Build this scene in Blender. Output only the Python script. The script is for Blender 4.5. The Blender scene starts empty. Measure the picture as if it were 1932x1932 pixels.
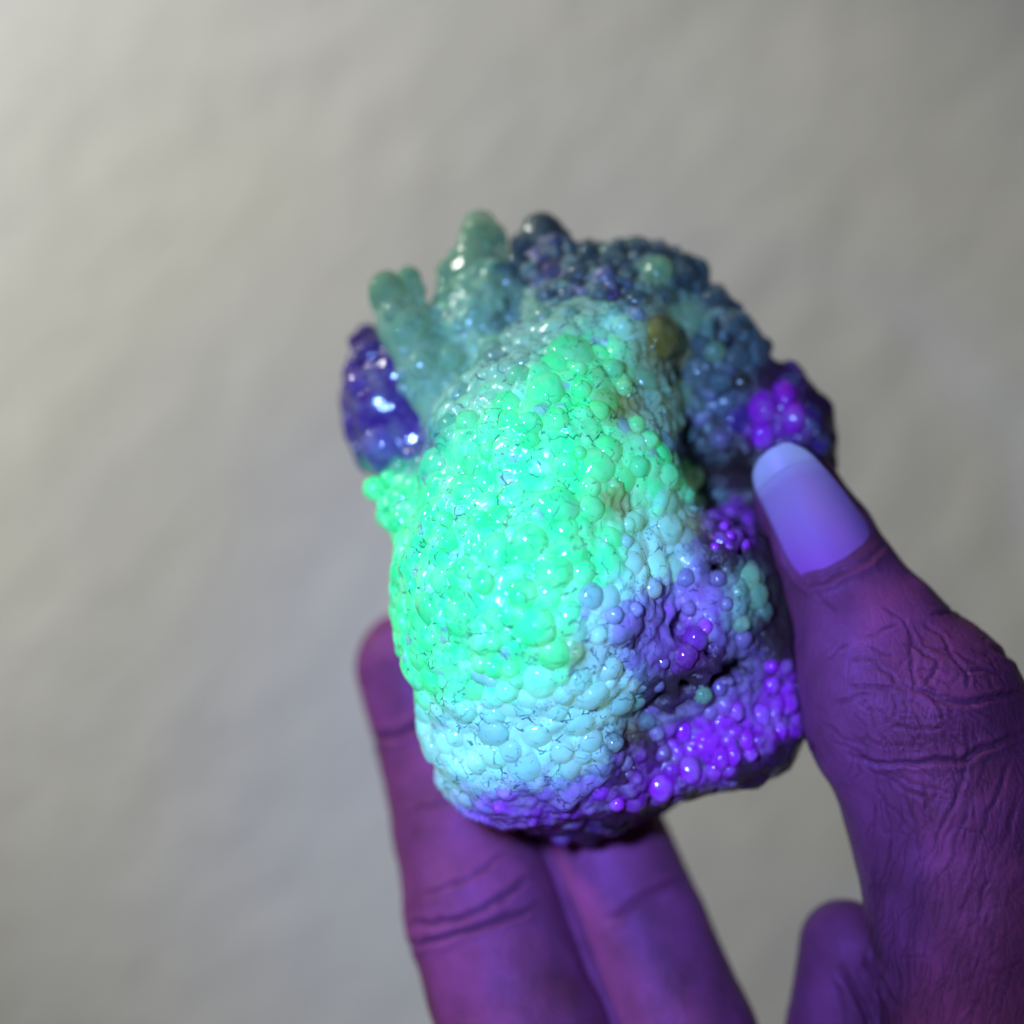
import bpy, math, random
import numpy as np
from mathutils import Vector, noise as mnoise
from mathutils.bvhtree import BVHTree

# ------------------------------------------------------------------ camera
scn = bpy.context.scene
CM = 0.01
TAN = 6.0 / 13.0                      # half field of view
FOCUS = 10.9                          # cm
cam_d = bpy.data.cameras.new('camera')
cam = bpy.data.objects.new('camera', cam_d)
scn.collection.objects.link(cam)
cam_d.sensor_width = 36.0
cam_d.lens = 18.0 / TAN
cam_d.clip_start = 0.005
cam_d.clip_end = 20.0
cam_d.dof.use_dof = True
cam_d.dof.focus_distance = FOCUS * CM
cam_d.dof.aperture_fstop = cam_d.lens / 5.6
cam.location = (0, 0, 0)
cam.rotation_euler = (math.radians(90), 0, 0)
scn.camera = cam

# ------------------------------------------------------------------ light
world = bpy.data.worlds.new('World')
scn.world = world
world.use_nodes = True
bg = world.node_tree.nodes['Background']
bg.inputs[0].default_value = (0.70, 0.74, 0.92, 1)
bg.inputs[1].default_value = 0.05


def aim(o, target):
    o.rotation_euler = (Vector(target) - o.location).to_track_quat('-Z', 'Y').to_euler()


def lamp(name, kind, loc, target, energy, color):
    d = bpy.data.lights.new(name, kind)
    o = bpy.data.objects.new(name, d)
    scn.collection.objects.link(o)
    o.location = Vector(loc) * CM
    aim(o, Vector(target) * CM)
    d.energy = energy
    d.color = color
    return d


# added spot high left, washing the wall, cone narrowed to spare the hand
L = lamp('wall_wash_spot', 'SPOT', (-100, 0, 80), (6, 46, -6), 74.0, (1.0, 0.985, 0.91))
L.spot_size = math.radians(35)
L.spot_blend = 0.7
L.shadow_soft_size = 0.08
# ultraviolet torch held just left of the camera
L = lamp('uv_torch', 'SPOT', (-2.1, 1.6, 0.9), (0.0, 11.2, -1.75), 1.65, (0.23, 0.41, 1.0))
L.spot_size = math.radians(62)
L.spot_blend = 1.0
L.shadow_soft_size = 0.0045

vs = scn.view_settings
vs.view_transform = 'Standard'
vs.look = 'None'
vs.exposure = 0.0
vs.gamma = 1.0
scn.cycles.use_denoising = True
scn.cycles.use_adaptive_sampling = True
scn.cycles.adaptive_threshold = 0.04
scn.cycles.max_bounces = 6
scn.cycles.transparent_max_bounces = 8

rng = np.random.default_rng(7)
random.seed(7)


# ------------------------------------------------------------------ helpers
def P(u, v, d):
    """photo pixel (of a 1932 px wide picture) and depth in cm -> point in cm"""
    k = TAN * d / 966.0
    return np.array(((u - 966.0) * k, d, -(v - 966.0) * k))


def px(pts):
    d = pts[:, 1]
    k = TAN * d / 966.0
    return 966.0 + pts[:, 0] / k, 966.0 - pts[:, 2] / k


def link(o, parent=None):
    scn.collection.objects.link(o)
    o.parent = parent
    return o


def empty(name, loc_cm):
    o = bpy.data.objects.new(name, None)
    o.location = Vector([float(a) for a in loc_cm]) * CM
    o.empty_display_size = 0.01
    scn.collection.objects.link(o)
    return o


def np_mesh(name, verts, quads, smooth=True):
    """verts in metres, quads an (n,3|4) int array"""
    me = bpy.data.meshes.new(name)
    n, k = quads.shape
    me.vertices.add(len(verts))
    me.vertices.foreach_set('co', np.ascontiguousarray(verts, np.float32).ravel())
    me.loops.add(n * k)
    me.loops.foreach_set('vertex_index', np.ascontiguousarray(quads, np.int32).ravel())
    me.polygons.add(n)
    me.polygons.foreach_set('loop_start', np.arange(0, n * k, k, dtype=np.int32))
    me.polygons.foreach_set('loop_total', np.full(n, k, dtype=np.int32))
    me.update(calc_edges=True)
    me.validate()
    if smooth:
        me.polygons.foreach_set('use_smooth', np.ones(len(me.polygons), dtype=bool))
    return me


class Grid:
    """signed distance field sampled on a regular grid (cm)"""
    def __init__(s, lo, hi, h):
        s.lo, s.h = np.array(lo, float), h
        s.n = [int(math.ceil((b - a) / h)) + 1 for a, b in zip(lo, hi)]
        s.ax = [np.float32(lo[i]) + np.float32(h) * np.arange(s.n[i], dtype=np.float32) for i in range(3)]
        s.F = np.full(s.n, 9.0, np.float32)

    def sub(s, lo, hi):
        a = [max(0, int((lo[i] - s.lo[i]) / s.h) - 1) for i in range(3)]
        b = [min(s.n[i], int((hi[i] - s.lo[i]) / s.h) + 3) for i in range(3)]
        sl = tuple(slice(a[i], b[i]) for i in range(3))
        X = s.ax[0][sl[0]][:, None, None]
        Y = s.ax[1][sl[1]][None, :, None]
        Z = s.ax[2][sl[2]][None, None, :]
        return sl, X, Y, Z

    def join(s, sl, D, k):
        F = s.F[sl]
        if k <= 0:
            s.F[sl] = np.minimum(F, D)
        else:
            hh = np.clip(0.5 + 0.5 * (F - D) / k, 0, 1)
            s.F[sl] = F * (1 - hh) + D * hh - k * hh * (1 - hh)

    def cone(s, a, b, ra, rb, k=0.2):
        a, b = np.asarray(a, float), np.asarray(b, float)
        m = max(ra, rb) + max(3 * k, 0.35)
        sl, X, Y, Z = s.sub(np.minimum(a, b) - m, np.maximum(a, b) + m)
        ba = b - a
        L2 = float(ba @ ba) + 1e-9
        t = np.clip(((X - a[0]) * ba[0] + (Y - a[1]) * ba[1] + (Z - a[2]) * ba[2]) / L2, 0, 1)
        D = np.sqrt((X - a[0] - t * ba[0]) ** 2 + (Y - a[1] - t * ba[1]) ** 2 + (Z - a[2] - t * ba[2]) ** 2) - (ra + (rb - ra) * t)
        s.join(sl, D.astype(np.float32), k)

    def chain(s, pts, k=0.2):
        for (p, r), (q, w) in zip(pts[:-1], pts[1:]):
            s.cone(p, q, r, w, k)

    def ell_d(s, c, r, pad):
        c, r = np.asarray(c, float), np.asarray(r, float)
        sl, X, Y, Z = s.sub(c - r - pad, c + r + pad)
        x, y, z = (X - c[0]), (Y - c[1]), (Z - c[2])
        k0 = np.sqrt((x / r[0]) ** 2 + (y / r[1]) ** 2 + (z / r[2]) ** 2)
        k1 = np.sqrt((x / r[0] ** 2) ** 2 + (y / r[1] ** 2) ** 2 + (z / r[2] ** 2) ** 2) + 1e-6
        return sl, (k0 * (k0 - 1) / k1).astype(np.float32)

    def ell(s, c, r, k=0.3):
        sl, D = s.ell_d(c, r, max(3 * k, 0.4))
        s.join(sl, D, k)

    def cut(s, c, r, k=0.2):
        sl, D = s.ell_d(c, r, max(3 * k, 0.4))
        F = s.F[sl]
        hh = np.clip(0.5 - 0.5 * (F + D) / k, 0, 1)
        s.F[sl] = F * (1 - hh) - D * hh + k * hh * (1 - hh)

    def mesh(s):
        F = s.F
        ins = F < 0
        nx, ny, nz = F.shape
        cs = np.zeros((nx - 1, ny - 1, nz - 1), np.int8)
        for dx in (0, 1):
            for dy in (0, 1):
                for dz in (0, 1):
                    cs += ins[dx:nx - 1 + dx, dy:ny - 1 + dy, dz:nz - 1 + dz]
        act = (cs > 0) & (cs < 8)
        I, J, K = np.nonzero(act)
        idx = np.full(act.shape, -1, np.int32)
        idx[I, J, K] = np.arange(len(I), dtype=np.int32)
        corner = [(a, b, c) for a in (0, 1) for b in (0, 1) for c in (0, 1)]
        val = np.stack([F[I + a, J + b, K + c] for a, b, c in corner], 1)
        acc = np.zeros((len(I), 3)); cnt = np.zeros(len(I))
        for e in range(8):
            for f in range(e + 1, 8):
                if sum(abs(x - y) for x, y in zip(corner[e], corner[f])) != 1:
                    continue
                va, vb = val[:, e], val[:, f]
                m = (va < 0) != (vb < 0)
                t = np.where(m, va / np.where(m, va - vb, 1), 0)
                A, B = np.array(corner[e], float), np.array(corner[f], float)
                acc += m[:, None] * (A + t[:, None] * (B - A))
                cnt += m
        V = (np.stack([I, J, K], 1) + acc / cnt[:, None]) * s.h + s.lo
        Q = []
        for ax in range(3):
            A0 = [slice(None)] * 3; A1 = [slice(None)] * 3
            A0[ax] = slice(0, -1); A1[ax] = slice(1, None)
            d = ins[tuple(A0)] != ins[tuple(A1)]
            p = np.stack(np.nonzero(d), 1)
            b1, b2 = (ax + 1) % 3, (ax + 2) % 3
            ok = (p[:, b1] > 0) & (p[:, b2] > 0) & (p[:, b1] < s.n[b1] - 1) & (p[:, b2] < s.n[b2] - 1)
            p = p[ok]
            def cell(o1, o2):
                q = p.copy(); q[:, b1] += o1; q[:, b2] += o2
                return idx[q[:, 0], q[:, 1], q[:, 2]]
            quad = np.stack([cell(-1, -1), cell(0, -1), cell(0, 0), cell(-1, 0)], 1)
            flip = ~ins[p[:, 0], p[:, 1], p[:, 2]]
            quad[flip] = quad[flip][:, ::-1]
            Q.append(quad)
        Q = np.concatenate(Q)
        return V, Q[(Q >= 0).all(1)]


def vnormals(V, Q):
    n = np.zeros_like(V)
    fn = np.cross(V[Q[:, 2]] - V[Q[:, 0]], V[Q[:, 3]] - V[Q[:, 1]])
    for c in range(4):
        np.add.at(n, Q[:, c], fn)
    return n / (np.linalg.norm(n, axis=1)[:, None] + 1e-12)


def fbm(V, scale, octaves=3, off=0.0):
    return np.array([mnoise.fractal(Vector((p[0] * scale + off, p[1] * scale - off, p[2] * scale + 2 * off)), 0.8, 2.1, octaves) for p in V])


def subdivide(V, Q, levels=1):
    me = np_mesh('tmp', V, Q)
    o = bpy.data.objects.new('tmp', me)
    scn.collection.objects.link(o)
    m = o.modifiers.new('s', 'SUBSURF')
    m.levels = m.render_levels = levels
    dg = bpy.context.evaluated_depsgraph_get()
    ev = o.evaluated_get(dg).to_mesh()
    V2 = np.empty(len(ev.vertices) * 3, np.float32); ev.vertices.foreach_get('co', V2)
    Q2 = np.empty(len(ev.loops), np.int32); ev.loops.foreach_get('vertex_index', Q2)
    bpy.data.objects.remove(o)
    bpy.data.meshes.remove(me)
    return V2.reshape(-1, 3).astype(float), Q2.reshape(-1, 4)


# ------------------------------------------------------------------ materials
def mat(name):
    m = bpy.data.materials.new(name)
    m.use_nodes = True
    nt = m.node_tree
    return m, nt, nt.nodes['Principled BSDF']


def nd(nt, kind, **kw):
    n = nt.nodes.new(kind)
    for k, v in kw.items():
        setattr(n, k, v)
    return n


def ramp(nt, src, stops):
    r = nd(nt, 'ShaderNodeValToRGB')
    e = r.color_ramp.elements
    while len(e) < len(stops):
        e.new(0.5)
    for el, (p, c) in zip(e, stops):
        el.position = p
        el.color = (c, c, c, 1) if isinstance(c, (int, float)) else (*c, 1)
    nt.links.new(src, r.inputs[0])
    return r.outputs[0]


def mixc(nt, fac, a, b, mode='MIX'):
    m = nd(nt, 'ShaderNodeMix', data_type='RGBA', blend_type=mode)
    for sock, val in ((m.inputs[0], fac), (m.inputs[6], a), (m.inputs[7], b)):
        if hasattr(val, 'is_output'):
            nt.links.new(val, sock)
        elif isinstance(val, (int, float)):
            sock.default_value = val
        else:
            sock.default_value = (*val, 1)
    return m.outputs[2]


def math_n(nt, op, a, b=None, clamp=False):
    m = nd(nt, 'ShaderNodeMath', operation=op, use_clamp=clamp)
    for i, val in enumerate((a, b)):
        if val is None:
            continue
        if hasattr(val, 'is_output'):
            nt.links.new(val, m.inputs[i])
        else:
            m.inputs[i].default_value = val
    return m.outputs[0]


def pos(nt, scale=(1, 1, 1)):
    g = nd(nt, 'ShaderNodeNewGeometry')
    mp = nd(nt, 'ShaderNodeMapping')
    mp.inputs['Scale'].default_value = scale
    nt.links.new(g.outputs['Position'], mp.inputs[0])
    return mp.outputs[0]


def tex_noise(nt, vec, scale, detail=3, rough=0.55, dist=0.0):
    n = nd(nt, 'ShaderNodeTexNoise')
    n.inputs['Scale'].default_value = scale
    n.inputs['Detail'].default_value = detail
    n.inputs['Roughness'].default_value = rough
    n.inputs['Distortion'].default_value = dist
    nt.links.new(vec, n.inputs['Vector'])
    return n.outputs['Fac']


def tex_voro(nt, vec, scale, feature='DISTANCE_TO_EDGE', rand=1.0):
    n = nd(nt, 'ShaderNodeTexVoronoi', feature=feature)
    n.inputs['Scale'].default_value = scale
    n.inputs['Randomness'].default_value = rand
    nt.links.new(vec, n.inputs['Vector'])
    return n.outputs['Distance']


def bump(nt, height, strength, dist, normal=None):
    b = nd(nt, 'ShaderNodeBump')
    b.inputs['Strength'].default_value = strength
    b.inputs['Distance'].default_value = dist
    nt.links.new(height, b.inputs['Height'])
    if normal is not None:
        nt.links.new(normal, b.inputs['Normal'])
    return b.outputs[0]


GLOW_GAIN = 1.5


def make_opal(name, from_object, sss=0.8, rough=0.10):
    """botryoidal opal and chalcedony: colour from the piece, hairline dirt in the joints"""
    m, nt, bs = mat(name)
    if from_object:
        oi = nd(nt, 'ShaderNodeObjectInfo')
        col, alpha = oi.outputs['Color'], oi.outputs['Alpha']
    else:
        at = nd(nt, 'ShaderNodeAttribute', attribute_name='Col')
        col, alpha = at.outputs['Color'], at.outputs['Alpha']
    p = pos(nt)
    vein = tex_noise(nt, p, 420, 3, 0.6)
    col = mixc(nt, ramp(nt, vein, [(0.42, 0.0), (0.75, 0.30)]), col, (0.41, 0.48, 0.37))
    # hairline cracks and dirt specks
    warp = tex_noise(nt, p, 900, 2)
    wv = nd(nt, 'ShaderNodeVectorMath', operation='MULTIPLY_ADD')
    nt.links.new(p, wv.inputs[0])
    wv.inputs[1].default_value = (1, 1, 1)
    sc = nd(nt, 'ShaderNodeVectorMath', operation='SCALE')
    n3 = nd(nt, 'ShaderNodeTexNoise')
    n3.inputs['Scale'].default_value = 1300
    nt.links.new(p, n3.inputs['Vector'])
    nt.links.new(n3.outputs['Color'], sc.inputs[0])
    sc.inputs['Scale'].default_value = 0.0007
    nt.links.new(sc.outputs[0], wv.inputs[2])
    edge = tex_voro(nt, wv.outputs[0], 560)
    line = ramp(nt, edge, [(0.0, 1.0), (0.03, 0.7), (0.052, 0.0)])
    gate = ramp(nt, tex_noise(nt, p, 1000, 3), [(0.47, 0.0), (0.58, 1.0)])
    gate2 = ramp(nt, tex_noise(nt, p, 150, 2), [(0.36, 0.0), (0.52, 1.0)])
    dirt = math_n(nt, 'MULTIPLY', math_n(nt, 'MULTIPLY', line, gate), gate2)
    grit = math_n(nt, 'MULTIPLY', ramp(nt, tex_noise(nt, p, 2600, 2), [(0.60, 0.0), (0.66, 1.0)]), ramp(nt, tex_noise(nt, p, 260, 3), [(0.44, 0.0), (0.62, 1.0)]))
    if not from_object:
        col = mixc(nt, math_n(nt, 'MULTIPLY', grit, 0.6), col, (0.10, 0.05, 0.13))
    col = mixc(nt, math_n(nt, 'MULTIPLY', dirt, 0.4 if from_object else 0.7), col, (0.02, 0.02, 0.012))
    nt.links.new(col, bs.inputs['Base Color'])
    if from_object:
        nt.links.new(alpha, bs.inputs['Alpha'])
    # uranium-bearing opal glow: fixed emission set by its colour, not driven by the torch
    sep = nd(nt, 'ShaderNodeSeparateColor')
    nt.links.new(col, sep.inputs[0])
    glow = math_n(nt, 'MULTIPLY', math_n(nt, 'SUBTRACT', sep.outputs[1], 0.24, True), GLOW_GAIN)
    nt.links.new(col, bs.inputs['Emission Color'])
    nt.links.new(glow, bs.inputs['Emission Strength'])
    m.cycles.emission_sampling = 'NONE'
    bs.inputs['Roughness'].default_value = rough
    bs.inputs['IOR'].default_value = 1.45
    bs.inputs['Specular IOR Level'].default_value = 0.5 if from_object else 0.3
    bs.inputs['Subsurface Weight'].default_value = sss
    bs.inputs['Subsurface Radius'].default_value = (0.6, 1.0, 0.8)
    bs.inputs['Subsurface Scale'].default_value = 0.0016
    h = tex_noise(nt, p, 700, 3)
    nt.links.new(bump(nt, h, 0.25, 0.0004), bs.inputs['Normal'])
    return m


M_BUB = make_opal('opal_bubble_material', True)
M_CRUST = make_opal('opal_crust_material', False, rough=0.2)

m, nt, bs = mat('matrix_material')
at = nd(nt, 'ShaderNodeAttribute', attribute_name='Col')
p = pos(nt)
g = tex_noise(nt, p, 500, 5, 0.65)
col = mixc(nt, math_n(nt, 'MULTIPLY', ramp(nt, g, [(0.35, 0.0), (0.7, 0.8)]), at.outputs['Alpha']), at.outputs['Color'], (0.035, 0.022, 0.018))
nt.links.new(col, bs.inputs['Base Color'])
bs.inputs['Roughness'].default_value = 0.3
bs.inputs['Subsurface Weight'].default_value = 0.4
bs.inputs['Subsurface Scale'].default_value = 0.001
nt.links.new(bump(nt, g, 0.7, 0.0010), bs.inputs['Normal'])
M_MATRIX = m

m, nt, bs = mat('skin_material')
g = nd(nt, 'ShaderNodeNewGeometry')
p = pos(nt)
big = tex_noise(nt, p, 110, 4, 0.6)
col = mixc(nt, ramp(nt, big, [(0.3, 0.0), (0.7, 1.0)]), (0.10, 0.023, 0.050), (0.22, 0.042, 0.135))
pv = pos(nt, (1, 1, 0.42))
v1 = tex_voro(nt, pv, 820)
v2 = tex_voro(nt, pos(nt, (1, 1, 0.55)), 2100)
c1 = ramp(nt, v1, [(0.0, 0.0), (0.16, 1.0)])
c2 = ramp(nt, v2, [(0.0, 0.0), (0.25, 1.0)])
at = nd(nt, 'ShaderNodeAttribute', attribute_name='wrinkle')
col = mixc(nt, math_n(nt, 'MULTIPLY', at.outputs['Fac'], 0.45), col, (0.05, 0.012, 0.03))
nt.links.new(col, bs.inputs['Base Color'])
hh = math_n(nt, 'ADD', math_n(nt, 'MULTIPLY', c1, 0.8), math_n(nt, 'MULTIPLY', c2, 0.35))
hh = math_n(nt, 'ADD', hh, math_n(nt, 'MULTIPLY', tex_noise(nt, p, 800, 4), 0.6))
nt.links.new(bump(nt, hh, 0.15, 0.0004), bs.inputs['Normal'])
bs.inputs['Roughness'].default_value = 0.5
bs.inputs['IOR'].default_value = 1.42
bs.inputs['Specular IOR Level'].default_value = 0.3
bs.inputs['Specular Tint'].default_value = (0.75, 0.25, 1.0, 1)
bs.inputs['Subsurface Weight'].default_value = 0.25
bs.inputs['Subsurface Radius'].default_value = (1.0, 0.3, 0.3)
bs.inputs['Subsurface Scale'].default_value = 0.0012
M_SKIN = m


def make_nail(name, stops, rough):
    m, nt, bs = mat(name)
    at = nd(nt, 'ShaderNodeAttribute', attribute_name='along')
    n = tex_noise(nt, pos(nt), 260, 3)
    col = ramp(nt, at.outputs['Fac'], stops)
    nt.links.new(mixc(nt, ramp(nt, n, [(0.3, 0.0), (0.7, 0.2)]), col, (0.2, 0.1, 0.2)), bs.inputs['Base Color'])
    bs.inputs['Roughness'].default_value = rough
    bs.inputs['Specular Tint'].default_value = (0.8, 0.4, 1.0, 1)
    bs.inputs['Specular IOR Level'].default_value = 0.3
    bs.inputs['Subsurface Weight'].default_value = 0.3
    bs.inputs['Subsurface Scale'].default_value = 0.001
    return m


M_NAIL = make_nail('nail_material', [(0.0, (0.30, 0.035, 0.30)), (0.35, (0.28, 0.08, 0.30)), (0.9, (0.29, 0.16, 0.30)), (1.0, (0.36, 0.26, 0.37))], 0.62)
M_NAILTIP = make_nail('nail_tip_material', [(0.0, (0.37, 0.29, 0.38)), (0.3, (0.42, 0.35, 0.43)), (1.0, (0.44, 0.39, 0.45))], 0.42)

m, nt, bs = mat('wall_material')
p = pos(nt)
tc = nd(nt, 'ShaderNodeMapping')
tc.vector_type = 'TEXTURE'
tc.inputs['Rotation'].default_value = (0, math.radians(40), 0)
tc.inputs['Scale'].default_value = (1.0, 1, 1.5)
nt.links.new(p, tc.inputs[0])
w1 = tex_noise(nt, tc.outputs[0], 50, 4, 0.5, 0.4)
w2 = tex_noise(nt, tc.outputs[0], 110, 4, 0.6, 0.2)
w3 = tex_noise(nt, p, 5.0, 2, 0.5)
col = mixc(nt, ramp(nt, w3, [(0.3, 0.0), (0.7, 1.0)]), (0.78, 0.79, 0.83), (0.86, 0.855, 0.78))
nt.links.new(col, bs.inputs['Base Color'])
bs.inputs['Roughness'].default_value = 0.85
h = math_n(nt, 'ADD', math_n(nt, 'MULTIPLY', w1, 0.7), math_n(nt, 'MULTIPLY', w2, 0.3))
nt.links.new(bump(nt, h, 0.19, 0.012), bs.inputs['Normal'])
M_WALL = m

# ------------------------------------------------------------------ the wall behind
WY = 46.0
n = 40
gx = np.linspace(-75, 75, n); gz = np.linspace(-75, 75, n)
V = np.array([(x, WY + 0.25 * mnoise.noise(Vector((x * .12, z * .12, 3))), z) for x in gx for z in gz])
Q = np.array([(i * n + j, (i + 1) * n + j, (i + 1) * n + j + 1, i * n + j + 1) for i in range(n - 1) for j in range(n - 1)])
wall = bpy.data.objects.new('wall', np_mesh('wall', V * CM, Q))
wall.data.materials.append(M_WALL)
wall['kind'] = 'structure'
wall['label'] = 'pale grey trowelled plaster wall behind the hand'
link(wall)

# ------------------------------------------------------------------ mineral kinds
KINDS = {           # colour, opacity
    'G': ((0.045, 0.90, 0.25), 0.82),   # green glowing opal
    'P': ((0.33, 0.80, 0.62), 0.78),    # milky opal
    'T': ((0.26, 0.56, 0.33), 0.50),    # clear sea green opal
    'S': ((0.19, 0.29, 0.29), 0.50),    # smoky blue green opal
    'U': ((0.40, 0.20, 0.56), 0.88),    # lavender chalcedony
    'V': ((0.48, 0.030, 0.64), 0.97),   # violet chalcedony
    'N': ((0.11, 0.035, 0.24), 0.97),   # indigo chalcedony
    'A': ((0.34, 0.27, 0.03), 0.55),     # amber stained opal
    'B': ((0.040, 0.015, 0.012), 1.0),  # brown host rock
}
KINDS = {k: (tuple(x * 0.66 for x in c), a) for k, (c, a) in KINDS.items()}
SEEDS = []
def seeds(kind, *pts):
    for u, v in pts:
        SEEDS.append((u, v, kind))
seeds('G', (1090, 650), (1150, 660), (1180, 700), (1040, 720), (1110, 760), (990, 760), (930, 790), (870, 800), (1160, 810), (1060, 820),
      (980, 850), (880, 860), (820, 880), (760, 910), (1100, 900), (1200, 860), (1240, 860), (1030, 940), (930, 940), (830, 950), (740, 960),
      (1110, 960), (1260, 900), (1010, 1030), (900, 1030), (800, 1040), (750, 1020), (1080, 1050), (960, 1110), (860, 1110), (780, 1110),
      (1030, 1120), (920, 1180), (1000, 1200), (840, 1190), (780, 1180), (940, 1250), (820, 1230), (880, 1240), (960, 1270), (700, 920), (830, 1290), (1150, 1010), (1170, 890), (1230, 930), (1120, 1085), (1060, 1190), (1050, 1240), (1000, 1265), (900, 1285), (1200, 950), (1280, 925), (1160, 1050))
seeds('P', (1000, 1310), (900, 1330), (850, 1360), (950, 1380), (1050, 1330), (1110, 1300), (1160, 1280), (1080, 1380), (1150, 1350), (1000, 1430),
      (900, 1430), (940, 1470), (1050, 1450), (1110, 1430), (1180, 1300), (1260, 990), (1220, 960), (1200, 1040), (1240, 1070), (1180, 1100),
      (1130, 1160), (1110, 1200), (1150, 1230), (1300, 940), (1270, 1050), (1190, 630), (1150, 610))
seeds('T', (1410, 1090), (1420, 1130), (1390, 1170), (770, 620), (740, 550), (800, 700), (830, 640), (900, 450), (860, 510), (920, 560), (880, 600),
      (900, 660), (1280, 750), (1240, 760), (1240, 515), (1300, 600), (960, 640), (1230, 800), (820, 740), (1000, 580), (1080, 590), (1130, 585), (1020, 625), (960, 690), (1215, 730), (1050, 605), (910, 740), (1195, 690), (860, 770))
seeds('S', (1010, 450), (1060, 480), (1110, 490), (1160, 470), (1210, 460), (1250, 480), (1120, 540), (1180, 540), (1060, 540), (1030, 510), (1290, 530), (1350, 570),
      (1390, 620), (1340, 670), (1400, 680), (1330, 720), (1370, 740), (1300, 820), (1350, 840), (990, 490), (960, 600), (1290, 860))
seeds('U', (1310, 1060), (1330, 1120), (1300, 1110), (1240, 1140), (1200, 1170), (1210, 1220), (1260, 1180), (1340, 1160), (1250, 1250), (1350, 1200),
      (1400, 1210), (1180, 1250), (1420, 1240), (1350, 1300), (1300, 1330), (1390, 1290), (1230, 1350), (1100, 1480), (1040, 1500), (980, 1510), (1170, 1190), (1430, 1280))
seeds('V', (1300, 1170), (1320, 1220), (1290, 1240), (1460, 1290), (1440, 1350), (1480, 1370), (1400, 1400), (1350, 1440), (1300, 1450), (1250, 1480), (1200, 1470),
      (1280, 1400), (1330, 1380), (1150, 1500), (1100, 1530), (1050, 1550), (1000, 1540), (950, 1520), (1200, 1430), (1370, 1350), (1470, 1320),
      (1350, 1000), (1390, 1010), (1400, 980), (1370, 960), (1440, 770), (1480, 740), (1500, 800), (1430, 815))
seeds('B', (1520, 750), (1550, 800), (1565, 860), (1520, 850), (1460, 720), (1420, 740))
seeds('N', (1540, 830), (1400, 780), (1490, 850), (1510, 780))
seeds('N', (700, 650), (720, 700), (670, 720), (740, 770), (780, 800), (700, 820), (670, 790), (720, 860), (800, 850), (760, 840), (690, 760), (1060, 1575), (1130, 1560))
seeds('B', (1260, 1290), (1300, 1280), (1350, 1270), (1240, 1310), (1330, 900), (1390, 900), (1440, 900), (1400, 930), (1430, 1000), (1450, 1060), (1330, 860),
      (1300, 740), (1420, 720), (1400, 840), (1440, 960), (1110, 1570), (1180, 1550), (1230, 1530), (1300, 1495), (1400, 1455), (1480, 1410), (1200, 1395), (1460, 1180), (1470, 1230), (1330, 1010), (1340, 1045), (1190, 1205))
seeds('B', (1350, 880), (1400, 870), (1450, 940), (1360, 900), (1420, 900), (1380, 935), (1330, 960), (1420, 950), (1445, 1010), (1310, 870), (1370, 860), (1430, 860), (1460, 1100), (1420, 1040), (1380, 1050), (1360, 1065))
seeds('B', (1450, 1150), (1465, 1200), (1440, 1215), (1280, 1265), (1225, 1330), (1385, 1262), (1310, 1300), (1420, 1265), (1205, 1400), (1290, 1215), (1340, 1235))
seeds('B', (1335, 1035), (1440, 1130), (1310, 1255), (1270, 1300), (1345, 1285), (1290, 1310), (1250, 1330), (1400, 1245), (1430, 1190), (1220, 1410), (1210, 1450), (1140, 1545), (1080, 1565), (1030, 1560), (1170, 1470))
seeds('A', (1247, 636), (1225, 672), (1175, 770), (1170, 940), (1085, 1225), (1195, 1385), (1300, 980), (1310, 1000), (1175, 955), (1190, 760), (1290, 690))
SU = np.array([s[0] for s in SEEDS], float); SV = np.array([s[1] for s in SEEDS], float)
SC = np.array([KINDS[s[2]][0] for s in SEEDS]); SA = np.array([KINDS[s[2]][1] for s in SEEDS])


def zone(pts, soft=16.0, jit=9.0):
    """mineral colour at points of the stone (n,3 cm) -> colours (n,3), opacity, nearest kind"""
    u, v = px(pts)
    u = u + rng.normal(0, jit, len(u)); v = v + rng.normal(0, jit, len(v))
    C = np.empty((len(u), 3)); A = np.empty(len(u)); K = []
    for a in range(0, len(u), 4000):
        d = np.hypot(u[a:a + 4000, None] - SU, v[a:a + 4000, None] - SV)
        dm = d.min(1)
        w = np.exp(-(d - dm[:, None]) / soft)
        w /= w.sum(1)[:, None]
        C[a:a + 4000] = w @ SC; A[a:a + 4000] = w @ SA
        K += [SEEDS[i][2] for i in d.argmin(1)]
    return C, A, K


# ------------------------------------------------------------------ the stone
stone = empty('opal_specimen', (0.9, 12.8, -3.6))
stone['label'] = 'knobbly bubble-crusted opal specimen glowing green and violet, held between thumb and fingers'
stone['category'] = 'mineral'
S0 = np.array([0.9, 12.8, -3.6])


def part(name, V, Q, m, parent, origin, smooth=True):
    o = bpy.data.objects.new(name, np_mesh(name, (V - origin) * CM, Q, smooth))
    o.data.materials.append(m)
    link(o, parent)
    return o


def set_col(o, C, A):
    a = o.data.color_attributes.new('Col', 'FLOAT_COLOR', 'POINT')
    a.data.foreach_set('color', np.concatenate([C, A[:, None]], 1).astype(np.float32).ravel())


G = Grid((-2.9, 9.3, -4.5), (4.6, 15.6, 3.9), 0.07)
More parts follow.
